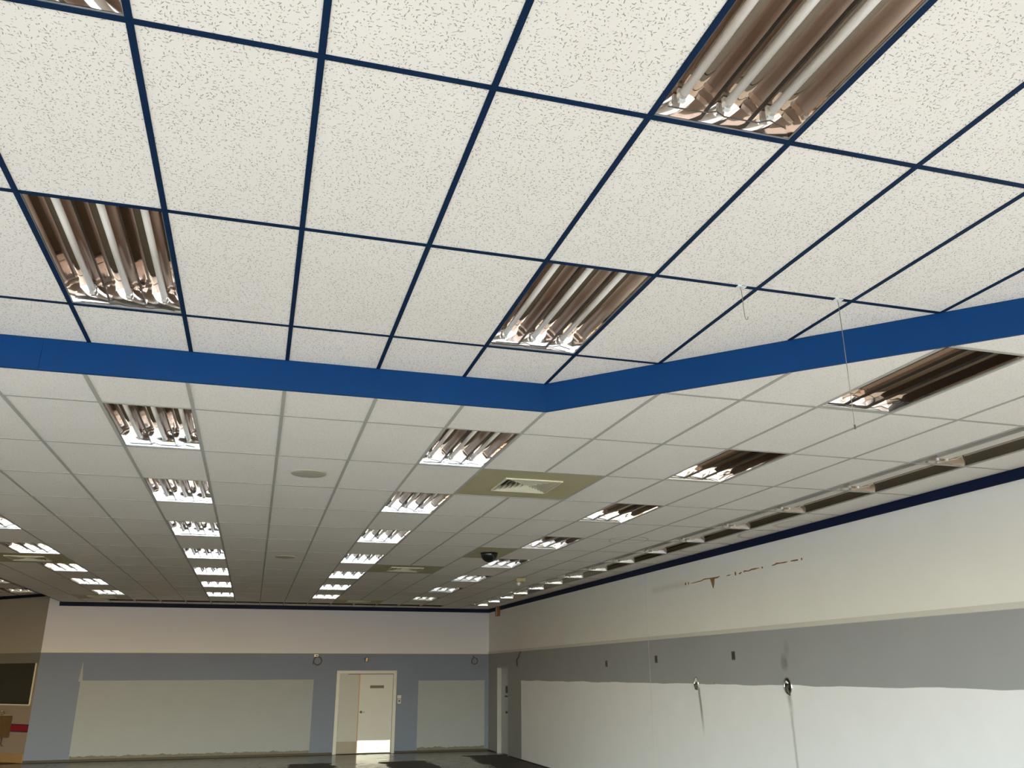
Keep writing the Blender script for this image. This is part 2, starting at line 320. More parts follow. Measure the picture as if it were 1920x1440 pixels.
# ------------------------------------------------------------------ mesh helpers
class MB:
    def __init__(s): s.v = []; s.f = []
    def poly(s, pts):
        k = len(s.v); s.v += [tuple(p) for p in pts]; s.f.append(tuple(range(k, k + len(pts)))); return s
    def box(s, a, b, T=None):
        x0, y0, z0 = a; x1, y1, z1 = b; k = len(s.v)
        c = [(x0, y0, z0), (x1, y0, z0), (x1, y1, z0), (x0, y1, z0), (x0, y0, z1), (x1, y0, z1), (x1, y1, z1), (x0, y1, z1)]
        if T: c = [tuple(T @ Vector(p)) for p in c]
        s.v += c
        s.f += [tuple(k + i for i in q) for q in ((0, 3, 2, 1), (4, 5, 6, 7), (0, 1, 5, 4), (1, 2, 6, 5), (2, 3, 7, 6), (3, 0, 4, 7))]
        return s
    def prism(s, pts, z0, z1):           # vertical prism over a ccw polygon
        k = len(s.v); n = len(pts)
        s.v += [(p[0], p[1], z0) for p in pts] + [(p[0], p[1], z1) for p in pts]
        s.f.append(tuple(k + i for i in reversed(range(n)))); s.f.append(tuple(k + n + i for i in range(n)))
        for i in range(n):
            j = (i + 1) % n; s.f.append((k + i, k + j, k + n + j, k + n + i))
        return s
    def tube(s, pts, r, seg=8, cap=True, closed=False):
        pts = [Vector(p) for p in pts]; n = len(pts); k = len(s.v); up = None
        for i, p in enumerate(pts):
            a = pts[(i - 1) % n] if (i or closed) else pts[i]; b = pts[(i + 1) % n] if (i < n - 1 or closed) else pts[i]
            t = (b - a).normalized()
            if up is None: up = Vector((0, 0, 1)) if abs(t.z) < 0.9 else Vector((1, 0, 0))
            e1 = t.cross(up).normalized(); e2 = e1.cross(t).normalized(); up = e2
            rr = r[i] if isinstance(r, (list, tuple)) else r
            for q in range(seg):
                w = 2 * math.pi * q / seg; s.v.append(tuple(p + rr * (math.cos(w) * e1 + math.sin(w) * e2)))
        for i in range(n if closed else n - 1):
            i2 = (i + 1) % n
            for q in range(seg):
                q2 = (q + 1) % seg
                s.f.append((k + i * seg + q, k + i * seg + q2, k + i2 * seg + q2, k + i2 * seg + q))
        if cap and not closed:
            s.f.append(tuple(k + q for q in reversed(range(seg)))); s.f.append(tuple(k + (n - 1) * seg + q for q in range(seg)))
        return s
    def lathe(s, prof, seg=24, T=None):   # profile (r, z) about z
        k = len(s.v)
        for (r, z) in prof:
            for q in range(seg):
                w = 2 * math.pi * q / seg; p = Vector((r * math.cos(w), r * math.sin(w), z)); s.v.append(tuple(T @ p if T else p))
        for i in range(len(prof) - 1):
            for q in range(seg):
                q2 = (q + 1) % seg; s.f.append((k + i * seg + q, k + i * seg + q2, k + (i + 1) * seg + q2, k + (i + 1) * seg + q))
        s.f.append(tuple(k + q for q in reversed(range(seg)))); s.f.append(tuple(k + (len(prof) - 1) * seg + q for q in range(seg)))
        return s
    def mesh(s, name, m, smooth=False):
        me = bpy.data.meshes.new(name); me.from_pydata(s.v, [], s.f); me.update()
        bm = bmesh.new(); bm.from_mesh(me)
        bmesh.ops.recalc_face_normals(bm, faces=bm.faces); bm.to_mesh(me); bm.free()
        if m: me.materials.append(M[m])
        if smooth:
            for p in me.polygons: p.use_smooth = True
        return me
    def build(s, name, m, parent=None, smooth=False, loc=None, bevel=0.0):
        return place(name, s.mesh(name, m, smooth), parent, loc, bevel)
def place(name, me, parent=None, loc=None, bevel=0.0):
    o = bpy.data.objects.new(name, me); COL.objects.link(o)
    if loc: o.location = loc
    if parent: o.parent = parent
    if bevel:
        b = o.modifiers.new('bevel', 'BEVEL'); b.width = bevel; b.segments = 2; b.limit_method = 'ANGLE'
    return o
def empty(name, loc=(0, 0, 0), rz=0.0):
    o = bpy.data.objects.new(name, None); COL.objects.link(o); o.location = loc; o.rotation_euler = (0, 0, rz); o.empty_display_size = 0.1
    return o
def tag(o, label, cat, group=None):
    o['label'] = label; o['category'] = cat
    if group: o['group'] = group
    return o
def struct(o, label=None):
    o['kind'] = 'structure'
    if label: o['label'] = label
    return o
def stuff(o): o['kind'] = 'stuff'; return o
def copy_tree(o, parent=None):
    c = o.copy(); COL.objects.link(c); c.parent = parent
    for ch in list(o.children): copy_tree(ch, c)
    return c
def clip(poly, a, b, c):                  # keep a*x+b*y<=c
    out = []
    for i, p in enumerate(poly):
        q = poly[(i + 1) % len(poly)]; dp = a * p[0] + b * p[1] - c; dq = a * q[0] + b * q[1] - c
        if dp <= 1e-9: out.append(p)
        if (dp < -1e-9 and dq > 1e-9) or (dp > 1e-9 and dq < -1e-9):
            t = dp / (dp - dq); out.append((p[0] + t * (q[0] - p[0]), p[1] + t * (q[1] - p[1])))
    return out
def area(p): return abs(sum(p[i][0] * p[(i + 1) % len(p)][1] - p[(i + 1) % len(p)][0] * p[i][1] for i in range(len(p)))) / 2 if len(p) > 2 else 0

# ------------------------------------------------------------------ room shell
YD = YB + (CX - XLW)                     # where the diagonal wall meets the left wall
fl = MB().poly([(XLW, YS, 0), (8.2, YS, 0), (8.2, YB + 0.2, 0), (CX, YB + 0.2, 0), (XLW, YD + 0.2, 0)]).build('floor', 'floor')
struct(fl, 'worn glossy beige vinyl floor with dark bare patches')
MB().prism([(XLW - 0.2, YS - 0.2), (8.3, YS - 0.2), (8.3, YB + 0.3), (CX, YB + 0.3), (XLW - 0.2, YD + 0.4)], DECK, DECK + 0.1).build('ceiling_deck', 'deck')
struct(bpy.data.objects['ceiling_deck'], 'grey roof deck above the hanging ceilings')

# back wall with the double-door opening
DX0, DX1, DZ = 3.44, 4.965, HC + 0.06
bw = empty('wall_back'); struct(bw, 'far wall, off-white above a grey band with bare panels')
MB().box((CX, YB, 0), (DX0, YB + 0.15, DECK)).box((DX1, YB, 0), (7.80, YB + 0.15, DECK)).box((DX0, YB, DZ), (DX1, YB + 0.15, DECK)).build('wall_surface', 'wall_b', bw)
MB().box((CX, YB - 0.012, HC + 0.553), (7.63, YB, HC + 0.575)).build('picture_rail', 'cream', bw)
# right wall with a recessed side door
ry = lambda y, off=0.0: (wall_x(y) + off, y)
def wall_seg(mb, y0, y1, z0, z1, t=0.16):
    return mb.prism([ry(y0), ry(y0, t), ry(y1, t), ry(y1)], z0, z1)
RD0, RD1, RDZ = 20.28, 21.33, HC + 0.20
rw = empty('wall_right'); struct(rw, 'right wall, off-white above a grey band and a bare white lower panel')
mb = MB(); wall_seg(mb, YS, RD0, 0, DECK); wall_seg(mb, RD1, YB + 0.1, 0, DECK); wall_seg(mb, RD0, RD1, RDZ, DECK)
mb.build('wall_surface', 'wall_r', rw)
mb = MB(); mb.prism([ry(YS, -0.016), ry(YS), ry(YB), ry(YB, -0.016)], HC + 0.556, HC + 0.612); mb.build('picture_rail', 'cream', rw)
mb = MB(); mb.prism([ry(11.698, -0.0015), ry(11.698), ry(11.708), ry(11.708, -0.0015)], 0.1, HC + 1.68); mb.build('panel_joint', 'joint', rw)
# paint torn away in a broken line
def rwpt(y, z, off=-0.0025): return (wall_x(y) + off, y, HC + z)
def tear(pts):                            # polygon in (y, z)
    mb = MB(); mb.poly([rwpt(*p) for p in pts]); k = len(pts)
    mb.poly([rwpt(p[0], p[1], -0.0002) for p in reversed(pts)])
    for i in range(k):
        j = (i + 1) % k; mb.poly([rwpt(*pts[i]), rwpt(*pts[j]), rwpt(pts[j][0], pts[j][1], -0.0002), rwpt(pts[i][0], pts[i][1], -0.0002)])
    o = mb.build('paint_tear', 'tear', rw); o['label'] = 'brown torn strip of wall paint'
def ribbon(line, w):
    up = [(y, z + w[i]) for i, (y, z) in enumerate(line)]; dn = [(y, z - w[i]) for i, (y, z) in enumerate(line)]
    tear(up + dn[::-1])
ribbon([(10.045, 1.363), (9.9, 1.366), (9.7, 1.370), (9.61, 1.386), (9.42, 1.380), (9.30, 1.372), (9.19, 1.372), (9.13, 1.385)], [0.004, 0.006, 0.008, 0.009, 0.007, 0.012, 0.010, 0.003])
tear([(9.43, 1.375), (9.40, 1.32), (9.375, 1.26), (9.355, 1.222), (9.34, 1.23), (9.31, 1.29), (9.29, 1.36), (9.28, 1.378)])
for (y, z, ry_, rz_) in ((10.215, 1.372, 0.025, 0.022), (10.115, 1.372, 0.014, 0.026), (8.69, 1.374, 0.022, 0.030), (7.99, 1.381, 0.018, 0.014), (7.082, 1.387, 0.014, 0.016)):
    tear([(y + ry_ * math.cos(a), z + rz_ * math.sin(a)) for a in [i * math.pi / 4 for i in range(8)]])
ribbon([(8.94, 1.366), (8.88, 1.369), (8.82, 1.371)], [0.003, 0.008, 0.003])
ribbon([(8.60, 1.362), (8.56, 1.364), (8.52, 1.375)], [0.006, 0.012, 0.005])
ribbon([(8.47, 1.374), (8.44, 1.382), (8.35, 1.374), (8.25, 1.384), (8.17, 1.384), (8.05, 1.383)], [0.010, 0.010, 0.007, 0.010, 0.010, 0.002])
ribbon([(7.76, 1.381), (7.69, 1.384), (7.64, 1.395), (7.55, 1.390), (7.45, 1.388), (7.38, 1.390)], [0.004, 0.008, 0.011, 0.007, 0.008, 0.002])
ribbon([(7.32, 1.388), (7.25, 1.386), (7.16, 1.384)], [0.006, 0.009, 0.010])
# left wall (out of frame) and the diagonal wall beyond the back wall's left end
struct(MB().box((XLW - 0.15, YS, 0), (XLW, LY0, DECK)).box((XLW - 0.15, LY1, 0), (XLW, YD + 0.2, DECK)).box((XLW - 0.15, LY0, 3.6), (XLW, LY1, DECK)).box((XLW - 0.15, LY0, 0), (XLW, LY1, 0.1)).build('wall_left', 'wall_l'), 'plain off-white left wall')
dw = empty('wall_diagonal', (CX, YB, 0), math.radians(135)); struct(dw, 'darker diagonal wall at the far left with red stripe')
# local frame: +x runs left and away along the wall, +y is towards the back of the wall (local -y... see below)
SL = 4.9
WT, WB_, WS0 = HC + 0.305, HC - 0.66, 0.13
# rotated 135 deg about z: local x = (-.707, .707), local y = (-.707, -.707) -> the room side is local +y? camera lies at (+,-) so room side normal = (.707,.707)*-1
mb = MB()
mb.box((0, -0.14, 0), (SL, 0, WB_)).box((0, -0.14, WT), (SL, 0, DECK)).box((0, -0.14, WB_), (WS0, 0, WT)).box((2.6, -0.14, WB_), (SL, 0, WT)).build('wall_surface', 'wall_d', dw)
MB().box((WS0, -0.15, WB_), (2.6, -0.11, WT)).build('dark_panel', 'blackboard', dw)
MB().box((WS0 - 0.03, -0.11, WB_ - 0.03), (2.63, 0.012, WB_)).box((WS0 - 0.045, -0.11, WB_), (WS0, 0.012, WT)).build('opening_trim', 'cream', dw)
# front wall: shop windows behind the camera
fw = empty('wall_front'); struct(fw, 'shop-front wall behind the viewer')
MB().box((XLW, YS - 0.2, 0), (8.2, YS, 0.1)).box((XLW, YS - 0.2, 3.6), (8.2, YS, DECK)).box((XLW, YS - 0.2, 0.1), (-7.0, YS, 3.6)).box((7.6, YS - 0.2, 0.1), (8.2, YS, 3.6)).build('wall_surface', 'wall_l', fw)
NB = 8; bwid = 14.6 / NB
def shop_window(n, loc, rz, h):
    w = empty('window_%d' % n, loc, rz); struct(w, 'unseen tall aluminium-framed shop window'); mb = MB()
    mb.box((-h, -0.05, 0), (-h + 0.04, 0.05, 3.5)).box((h - 0.04, -0.05, 0), (h, 0.05, 3.5)).box((-h + 0.04, -0.05, 0), (h - 0.04, 0.05, 0.06)).box((-h + 0.04, -0.05, 3.44), (h - 0.04, 0.05, 3.5))
    mb.build('window_frame', 'alu', w)
    MB().box((-h + 0.04, -0.004, 0.06), (h - 0.04, 0.004, 3.44)).build('pane', 'glass', w)
for k in range(NB): shop_window(k + 1, (-7.0 + (k + 0.5) * bwid, YS - 0.1, 0.1), 0.0, bwid / 2)
for k in range(4): shop_window(NB + 1 + k, (XLW - 0.075, LY0 + (k + 0.5) * (LY1 - LY0) / 4, 0.1), math.radians(90), (LY1 - LY0) / 8)  # added left-wall windows, unseen, for more daylight on the right wall
struct(MB().poly([(-60, -80, -0.12), (60, -80, -0.12), (60, YS - 0.2, -0.12), (XLW - 0.15, YS - 0.2, -0.12), (XLW - 0.15, 60, -0.12), (-60, 60, -0.12)]).build('ground_outside', 'pave'), 'pale pavement outside the shop front')

# skirting and perimeter trims
bb = MB().box((CX, YB - 0.012, 0), (DX0 - 0.06, YB, 0.055)).box((DX1 + 0.06, YB - 0.012, 0), (7.63, YB, 0.05)).build('baseboard_back', 'base_dark'); struct(bb, 'dark gap where skirting was torn off the far wall')
mb = MB(); mb.prism([ry(12.0, -0.008), ry(12.0), ry(RD0 - 0.06), ry(RD0 - 0.06, -0.008)], 0, 0.03); mb.prism([ry(RD1 + 0.06, -0.008), ry(RD1 + 0.06), ry(YB - 0.013), ry(YB - 0.013, -0.008)], 0, 0.03)
struct(mb.build('baseboard_right', 'base_dark'), 'thin dark line at the foot of the right wall')
o = MB().box((0.02, 0, 0), (SL, 0.012, 0.20)).build('baseboard_diagonal', 'base_wood'); o.location = (CX, YB, 0); o.rotation_euler = (0, 0, math.radians(135)); struct(o, 'warm brown skirting under the diagonal wall')
TZ = ZL - 0.105
struct(MB().box((XE - 0.03, YB - 0.02, TZ), (7.61, YB, ZL - 0.002)).build('trim_1', 'navy'), 'navy trim strip along the top of the far wall')
mb = MB(); mb.prism([ry(-1.5, -0.02), ry(-1.5), ry(YB - 0.02), ry(YB - 0.02, -0.02)], TZ, ZL - 0.002)
struct(mb.build('trim_2', 'navy'), 'navy trim strip along the top of the right wall')
o = MB().box((0.10, 0, ZU - 0.075), (SL, 0.02, ZU - 0.002)).build('trim_3', 'navy'); o.location = (CX, YB, 0); o.rotation_euler = (0, 0, math.radians(135)); struct(o, 'navy trim strip atop the diagonal wall')

# blue fascia between the two ceilings: boards
f1 = empty('trim_4'); struct(f1, 'bright blue straight fascia between raised and lowered ceilings')
xs = [XE, -0.26, PX]
for a, b_ in zip(xs[:-1], xs[1:]):
    MB().prism([(a + 0.0008, YF), (b_ - (0.0008 if b_ < PX else 0), YF), (b_ + (0.010 if b_ == PX else -0.0008), YF + 0.02), (a + 0.0008, YF + 0.02)], ZL - 0.003, ZU - 0.001).build('fascia_board', 'fascia', f1)
f2 = empty('trim_5'); struct(f2, 'blue fascia running diagonally to the right wall')
xe_ = 7.87; t = Vector((xe_ - PX, diag_y(xe_) - PY)).normalized(); nn = Vector((-t.y, t.x))   # towards the lowered side
if nn.y < 0: nn = -nn
P0, P1 = Vector((PX, PY)), Vector((xe_, diag_y(xe_)))
MB().prism([tuple(P0), tuple(P1), tuple(P1 + nn * 0.02), tuple(P0 + Vector((0.010, 0.02)))], ZL - 0.003, ZU - 0.001).build('fascia_board', 'fascia', f2)
f3 = empty('trim_6'); struct(f3, 'blue fascia on the left edge of the lowered ceiling')
MB().box((XE, YF + 0.02, ZL - 0.003), (XE + 0.02, YB, ZU - 0.001)).build('fascia_board', 'fascia', f3)

# ------------------------------------------------------------------ ceilings
FIX_U = [(0, -1), (0, 1), (4, -1), (4, 1), (8, -1), (-4, 1), (-8, 15), (-8, 17)]
FIX_L = [(c, r) for c in (0, 4) for r in range(3, 17, 2)] + [(8, r) for r in range(1, 17, 2)] + [(-4, r) for r in range(7, 17, 2)]
STRIP = [(11, r) for r in range(1, 17)]
FARS = [(c, 17) for c in range(-4, 10, 2)]
VENTS = [(5, 4), (5, 10), (5, 16), (-5, 10), (-5, 16)]
DOMEP = (7, 8)
skip_l = set(FIX_L) | set(STRIP) | {(c + d, r) for c, r in VENTS for d in (0, 1)} | {DOMEP}
skip_u = set(FIX_U)
FW = 0.0125                               # half width of a tee flange
cu = empty('ceiling_raised'); struct(cu, 'raised ceiling of fissured cream tiles in dark blue grid')
cl = empty('ceiling_lowered'); struct(cl, 'lowered ceiling of fissured cream tiles in pale grid')
TH = 0.014
full = MB().box((-CW / 2 + 0.002, -RW / 2 + 0.002, 0), (CW / 2 - 0.002, RW / 2 - 0.002, TH)).mesh('ceiling_tile', 'tile')
far_u, far_l = MB(), MB()
def put_tile(polys, whole, cx, cy, z, parent, spare):
    if any(in_view((px, py, z)) for poly in polys for (px, py) in poly + [(cx, cy)]):
        if whole: place('ceiling_tile', full, parent, (cx, cy, z))
        else:
            mb = MB()
            for poly in polys: mb.prism([(px - cx, py - cy) for px, py in poly], 0, TH)
            mb.build('ceiling_tile', 'tile', parent, loc=(cx, cy, z))
    else:
        for poly in polys: spare.prism(poly, z, z + TH)
dk = RW / (2 * CW)
wslope = (RB.x - RA.x) / (RB.y - RA.y)
for i in range(-12, 13):
    for j in range(-6, 22):
        x0, x1, y0, y1 = i * CW, (i + 1) * CW, j * RW, (j + 1) * RW
        cell = [(x0, y0), (x1, y0), (x1, y1), (x0, y1)]
        cell = clip(cell, 0, -1, -YS); cell = clip(cell, -1, 0, -XLW)
        cell = clip(cell, 1, -wslope, RA.x - 0.0)
        if area(cell) < 1e-4: continue
        cx, cy = (x0 + x1) / 2, (y0 + y1) / 2
        # raised part
        if i < -6:
            P = clip(cell, 1, 1, CX + YB)         # diagonal wall
            if area(P) > 1e-4 and (i, j) not in skip_u: put_tile([P], len(P) == 4 and abs(area(P) - CW * RW) < 1e-6, cx, cy, ZU + 0.001, cu, far_u)
            continue
        P = clip(clip(cell, 0, 1, YF), dk, 1, PY + dk * PX)
        if area(P) > 1e-4 and (i, j) not in skip_u:
            put_tile([P], abs(area(P) - CW * RW) < 1e-6, cx, cy, ZU + 0.001, cu, far_u)
        if (i, j) in skip_l: continue
        ofs = 0.01 * math.sqrt(1 + dk * dk)
        polys = [clip(clip(cell, 0, -1, -(YF + 0.01)), 0, 1, YB), clip(clip(cell, 0, 1, YF + 0.01), -dk, -1, -(PY + dk * PX + ofs))]
        if j == 17 and -4 <= i < 10: polys = [clip(q, 0, -1, -(17.5 * RW)) for q in polys]
        if j == 17 and i in (10,): pass
        polys = [q for q in polys if area(q) > 1e-4]
        if polys: put_tile(polys, len(polys) == 1 and abs(area(polys[0]) - CW * RW) < 1e-6, cx, cy, ZL + 0.001, cl, far_l)
if far_u.v: stuff(far_u.build('ceiling_tile_field', 'tile', cu))
if far_l.v: stuff(far_l.build('ceiling_tile_field', 'tile', cl))
# grid
def tee(mb, a, b, z, h=0.028):            # inverted T along a-b
    a, b = Vector(a), Vector(b); t = (b - a).normalized(); n = Vector((-t.y, t.x))
    for w, z0, z1 in ((FW, z - 0.003, z + 0.0005), (0.001, z + 0.0005, z + h)):
        pts = [a - n * w, b - n * w, b + n * w, a + n * w]
        mb.prism([tuple(p) for p in pts], z0, z1)
for i in range(-12, 13):
    x = i * CW; xw = wall_x(0)
    if i < -6 or i == -6:
        tee(m_ := MB(), (x, YS), (x, (CX + YB - x) if i < -6 else YF), ZU); m_.build('main_runner', 'tee_blue', cu)
    else:
        ytop = min(YF, diag_y(x)); tee(m_ := MB(), (x, YS), (x, ytop), ZU); m_.build('main_runner', 'tee_blue', cu)
    if i > -6:
        ys_ = [max(min(YF, diag_y(x)), -1.6) + 0.02]
        for (vc, vr) in VENTS:
            if vc + 1 == i: ys_ += [vr * RW, (vr + 1) * RW]
        ys_.append(YB - 0.02)
        for ya, yb in zip(ys_[0::2], ys_[1::2]):
            tee(m_ := MB(), (x, ya), (x, yb), ZL); m_.build('main_runner', 'tee_white', cl)
for j in range(-5, 21):
    y = j * RW
    if y < YF:
        xr = min(diag_x(y), wall_x(y)); tee(m_ := MB(), (XLW, y), (xr, y), ZU - 0.0004); m_.build('cross_tee', 'tee_blue', cu)
        if xr < wall_x(y) - 0.05: tee(m_ := MB(), (xr + 0.03, y), (wall_x(y) - 0.02, y), ZL - 0.0004); m_.build('cross_tee', 'tee_white', cl)
    else:
        xr = min(XE, CX + YB - y)
        tee(m_ := MB(), (XLW, y), (xr, y), ZU - 0.0004); m_.build('cross_tee', 'tee_blue', cu)
        if y < YB: tee(m_ := MB(), (XE + 0.02, y), (wall_x(y) - 0.02, y), ZL - 0.0004); m_.build('cross_tee', 'tee_white', cl)
tee(m_ := MB(), (XE + 0.02, 17.5 * RW), (wall_x(21.6) - 0.02, 17.5 * RW), ZL - 0.0004); m_.build('cross_tee', 'tee_white', cl)

# ------------------------------------------------------------------ three-lamp mirror troffers
LH, WH = RW / 2 - 0.006, CW / 2 - 0.006   # half sizes, resting on the tee flanges
ZT = 0.112                                # reflector height
def cell_profile(xa, xb, za, zb, n=24):
    pts = []
    for k in range(n + 1):
        u = -1 + 2 * k / n; e = za if u < 0 else zb
        pts.append((xa + (xb - xa) * k / n, e + (ZT - e) * (1 - abs(u) ** 5.5)))
    return pts
def make_troffer(name, tubes=True):
    r = empty(name)
    mb = MB()                             # rim resting on the grid
    for a, b in (((-WH, -LH), (WH, -LH + 0.010)), ((-WH, LH - 0.010), (WH, LH)), ((-WH, -LH + 0.010), (-WH + 0.010, LH - 0.010)), ((WH - 0.010, -LH + 0.010), (WH, LH - 0.010))):
        mb.box((a[0], a[1], 0.001), (b[0], b[1], 0.005))
    mb.build('rim', 'steel', r)
    wi, li = WH - 0.012, LH - 0.012
    c = 2 * wi / 3
    ed = [-wi, -wi + c, wi - c, wi]; ez = [0.006, 0.030, 0.030, 0.006]
    for k in range(3):
        pr = cell_profile(ed[k], ed[k + 1], ez[k], ez[k + 1]); mb = MB(); n0 = len(pr)
        mb.v = [(x, -li, z) for x, z in pr] + [(x, li, z) for x, z in pr]
        mb.f = [(q, q + 1, n0 + q + 1, n0 + q) for q in range(n0 - 1)]
        mb.build('reflector', 'tray', r, smooth=True)
    for s in (-1, 1):                     # curved end plates
        mb = MB(); prof = [(li, 0.006), (li - 0.0040, 0.024), (li - 0.0075, 0.046), (li - 0.0104, 0.069), (li - 0.0129, 0.093), (li - 0.0150, 0.116)]
        mb.v = [(-wi, s * y, z) for y, z in prof] + [(wi, s * y, z) for y, z in prof]
        mb.f = [(q, q + 1, 6 + q + 1, 6 + q) for q in range(5)]
        mb.build('end_plate', 'mirror', r, smooth=True)
    for k in (1, 2):
        MB().box((ed[k] - 0.0012, -li, 0.014), (ed[k] + 0.0012, li, 0.040)).build('divider', 'dark_brown', r)
    mb = MB(); mb.box((-WH, -LH, 0.118), (WH, LH, 0.122))
    for a, b in (((-WH, -LH), (WH, -LH + 0.002)), ((-WH, LH - 0.002), (WH, LH)), ((-WH, -LH), (-WH + 0.002, LH)), ((WH - 0.002, -LH), (WH, LH))):
        mb.box((a[0], a[1], 0.005), (b[0], b[1], 0.118))
    mb.build('housing', 'steel', r)
    if tubes:
        for k in range(3):
            xc = (ed[k] + ed[k + 1]) / 2; zc = 0.076
            t = MB().tube([(xc, -li + 0.055, zc), (xc, li - 0.055, zc)], 0.0175, 14).build('lamp_tube', 'tube', r, smooth=True)
            for s in (-1, 1):
                MB().tube([(xc, s * (li - 0.057), zc), (xc, s * (li - 0.032), zc)], 0.0185, 12).build('end_cap', 'cap', t)
                MB().box((xc - 0.013, s * (li - 0.034) - 0.008, zc - 0.024), (xc + 0.013, s * (li - 0.034) + 0.008, ZT - 0.004)).build('socket', 'socket', r)
    # slack wires near the far end
    mb = MB(); z = 0.011
    mb.tube([(-wi + 0.03, li - 0.045, z), (-0.1, li - 0.050, z), (-0.06, li - 0.060, z + 0.006), (-0.02, li - 0.046, z), (0.12, li - 0.048, z), (0.17, li - 0.062, z + 0.01), (wi - 0.04, li - 0.046, z)], 0.0028, 6)
    mb.build('wire', 'wirem', r)
    return r
tA = make_troffer('ceiling_light'); tB = make_troffer('ceiling_light', tubes=False)
def nth(k): return ['first', 'second', 'third', 'fourth', 'fifth', 'sixth', 'seventh', 'eighth', 'ninth', 'tenth', 'eleventh', 'twelfth', 'thirteenth', 'fourteenth', 'fifteenth', 'sixteenth'][k]
used = {id(tA): False, id(tB): False}
def put_light(proto, x, y, z, label, group, rz=0.0):
    o = copy_tree(proto) if used[id(proto)] else proto
    used[id(proto)] = True
    o.location = (x, y, z); o.rotation_euler = (0, 0, rz)
    tag(o, label, 'ceiling light', group); return o
cxy = lambda c, r: ((c + 0.5) * CW, (r + 0.5) * RW)
UL = {(8, -1): 'unlit three-tube ceiling light in blue grid beyond the right picture edge', (-4, 1): 'unlit three-tube ceiling light in blue grid beyond the left picture edge',
      (0, -1): 'unlit mirror ceiling light cut by the top left corner, blue grid', (0, 1): 'unlit three-tube ceiling light in blue grid at left, nearest the blue fascia',
      (4, -1): 'large unlit ceiling light in blue grid at upper right, nearest the viewer', (4, 1): 'unlit three-tube ceiling light in blue grid just before the fascia corner',
      (-8, 15): 'small sunlit ceiling light in raised ceiling at the far left edge, nearer one', (-8, 17): 'small ceiling light in raised ceiling above the far diagonal wall'}
for c, r in FIX_U:
    x, y = cxy(c, r)
    if (c, r) in UL: put_light(tA, x, y, ZU, UL[(c, r)], 'ceiling lights in the blue grid')
rown = {0: ('left of the round ceiling speakers', 3), 4: ('right of the round ceiling speakers', 3), 8: ('passing right of the black dome', 1), -4: ('nearest the left picture edge', 7)}
for c, r in FIX_L:
    x, y = cxy(c, r); w, r0 = rown[c]; k = (r - r0) // 2
    put_light(tB if c == 8 else tA, x, y, ZL, '%s ceiling light from the viewer in row %s' % (nth(k), w), 'ceiling lights in the lowered ceiling')

# continuous rows of wide single-channel lights along the right and far walls
def make_strip(m='mirror'):
    r = empty('ceiling_light'); wi, li = WH - 0.012, LH - 0.004
    mb = MB()
    for a, b in (((-WH, -LH), (WH, -LH + 0.006)), ((-WH, LH - 0.006), (WH, LH)), ((-WH, -LH + 0.006), (-WH + 0.010, LH - 0.006)), ((WH - 0.010, -LH + 0.006), (WH, LH - 0.006))):
        mb.box((a[0], a[1], 0.001), (b[0], b[1], 0.005))
    mb.build('rim', 'steel', r)
    for s in (-1, 1):
        pr = [(s * wi, 0.006), (s * (wi - 0.03), 0.045), (s * (wi - 0.075), 0.078), (s * (wi - 0.13), 0.098), (s * 0.10, 0.105), (s * 0.06, 0.106)]
        mb = MB(); mb.v = [(x, -li, z) for x, z in pr] + [(x, li, z) for x, z in pr]; mb.f = [(q, q + 1, 7 + q, 6 + q) for q in range(5)]
        mb.build('reflector', 'dark_brown' if s < 0 or m != 'mirror' else 'tray_dark', r, smooth=True)  # left side coloured dark brown, right side a mirror darkened by colour
        mb = MB(); prof = [(li, 0.006), (li - 0.0006, 0.028), (li - 0.0014, 0.050), (li - 0.0024, 0.072), (li - 0.0035, 0.092), (li - 0.0050, 0.116)]
        mb.v = [(-wi, s * y, z) for y, z in prof] + [(wi, s * y, z) for y, z in prof]; mb.f = [(q, q + 1, 7 + q, 6 + q) for q in range(5)]
        mb.build('end_plate', m, r, smooth=True)
        MB().box((s * 0.05 - 0.032, li - 0.075, 0.018), (s * 0.05 - 0.008, li - 0.060, 0.0395)).build('socket', 'socket', r)
    MB().prism([(-0.055, -li + 0.02), (0.08, -li + 0.02), (0.08, li - 0.05), (-0.055, li - 0.05)], 0.040, 0.105).build('ballast_cover', 'ballast' if m == 'mirror' else m, r, bevel=0.004)
    mb = MB(); mb.box((-WH, -LH, 0.118), (WH, LH, 0.122))
    for a, b in (((-WH, -LH), (WH, -LH + 0.002)), ((-WH, LH - 0.002), (WH, LH)), ((-WH, -LH), (-WH + 0.002, LH)), ((WH - 0.002, -LH), (WH, LH))):
        mb.box((a[0], a[1], 0.005), (b[0], b[1], 0.118))
    mb.build('housing', 'steel', r)
    return r
tS = make_strip(); tF = make_strip('dark_brown'); used[id(tS)] = used[id(tF)] = False  # far-wall copy coloured dark brown instead of mirrored
for c, r in STRIP:
    x, y = cxy(c, r)
    put_light(tS, x, y, ZL, '%s ceiling light from the viewer in the unbroken strip along the right wall' % nth(r - 1), 'strip of lights along the right wall')
for k, (c, r) in enumerate(FARS):
    put_light(tF, (c + 1) * CW, 17.25 * RW, ZL, '%s dark ceiling light from the left in the strip along the far wall' % nth(k), 'strip of lights along the far wall', math.radians(90))

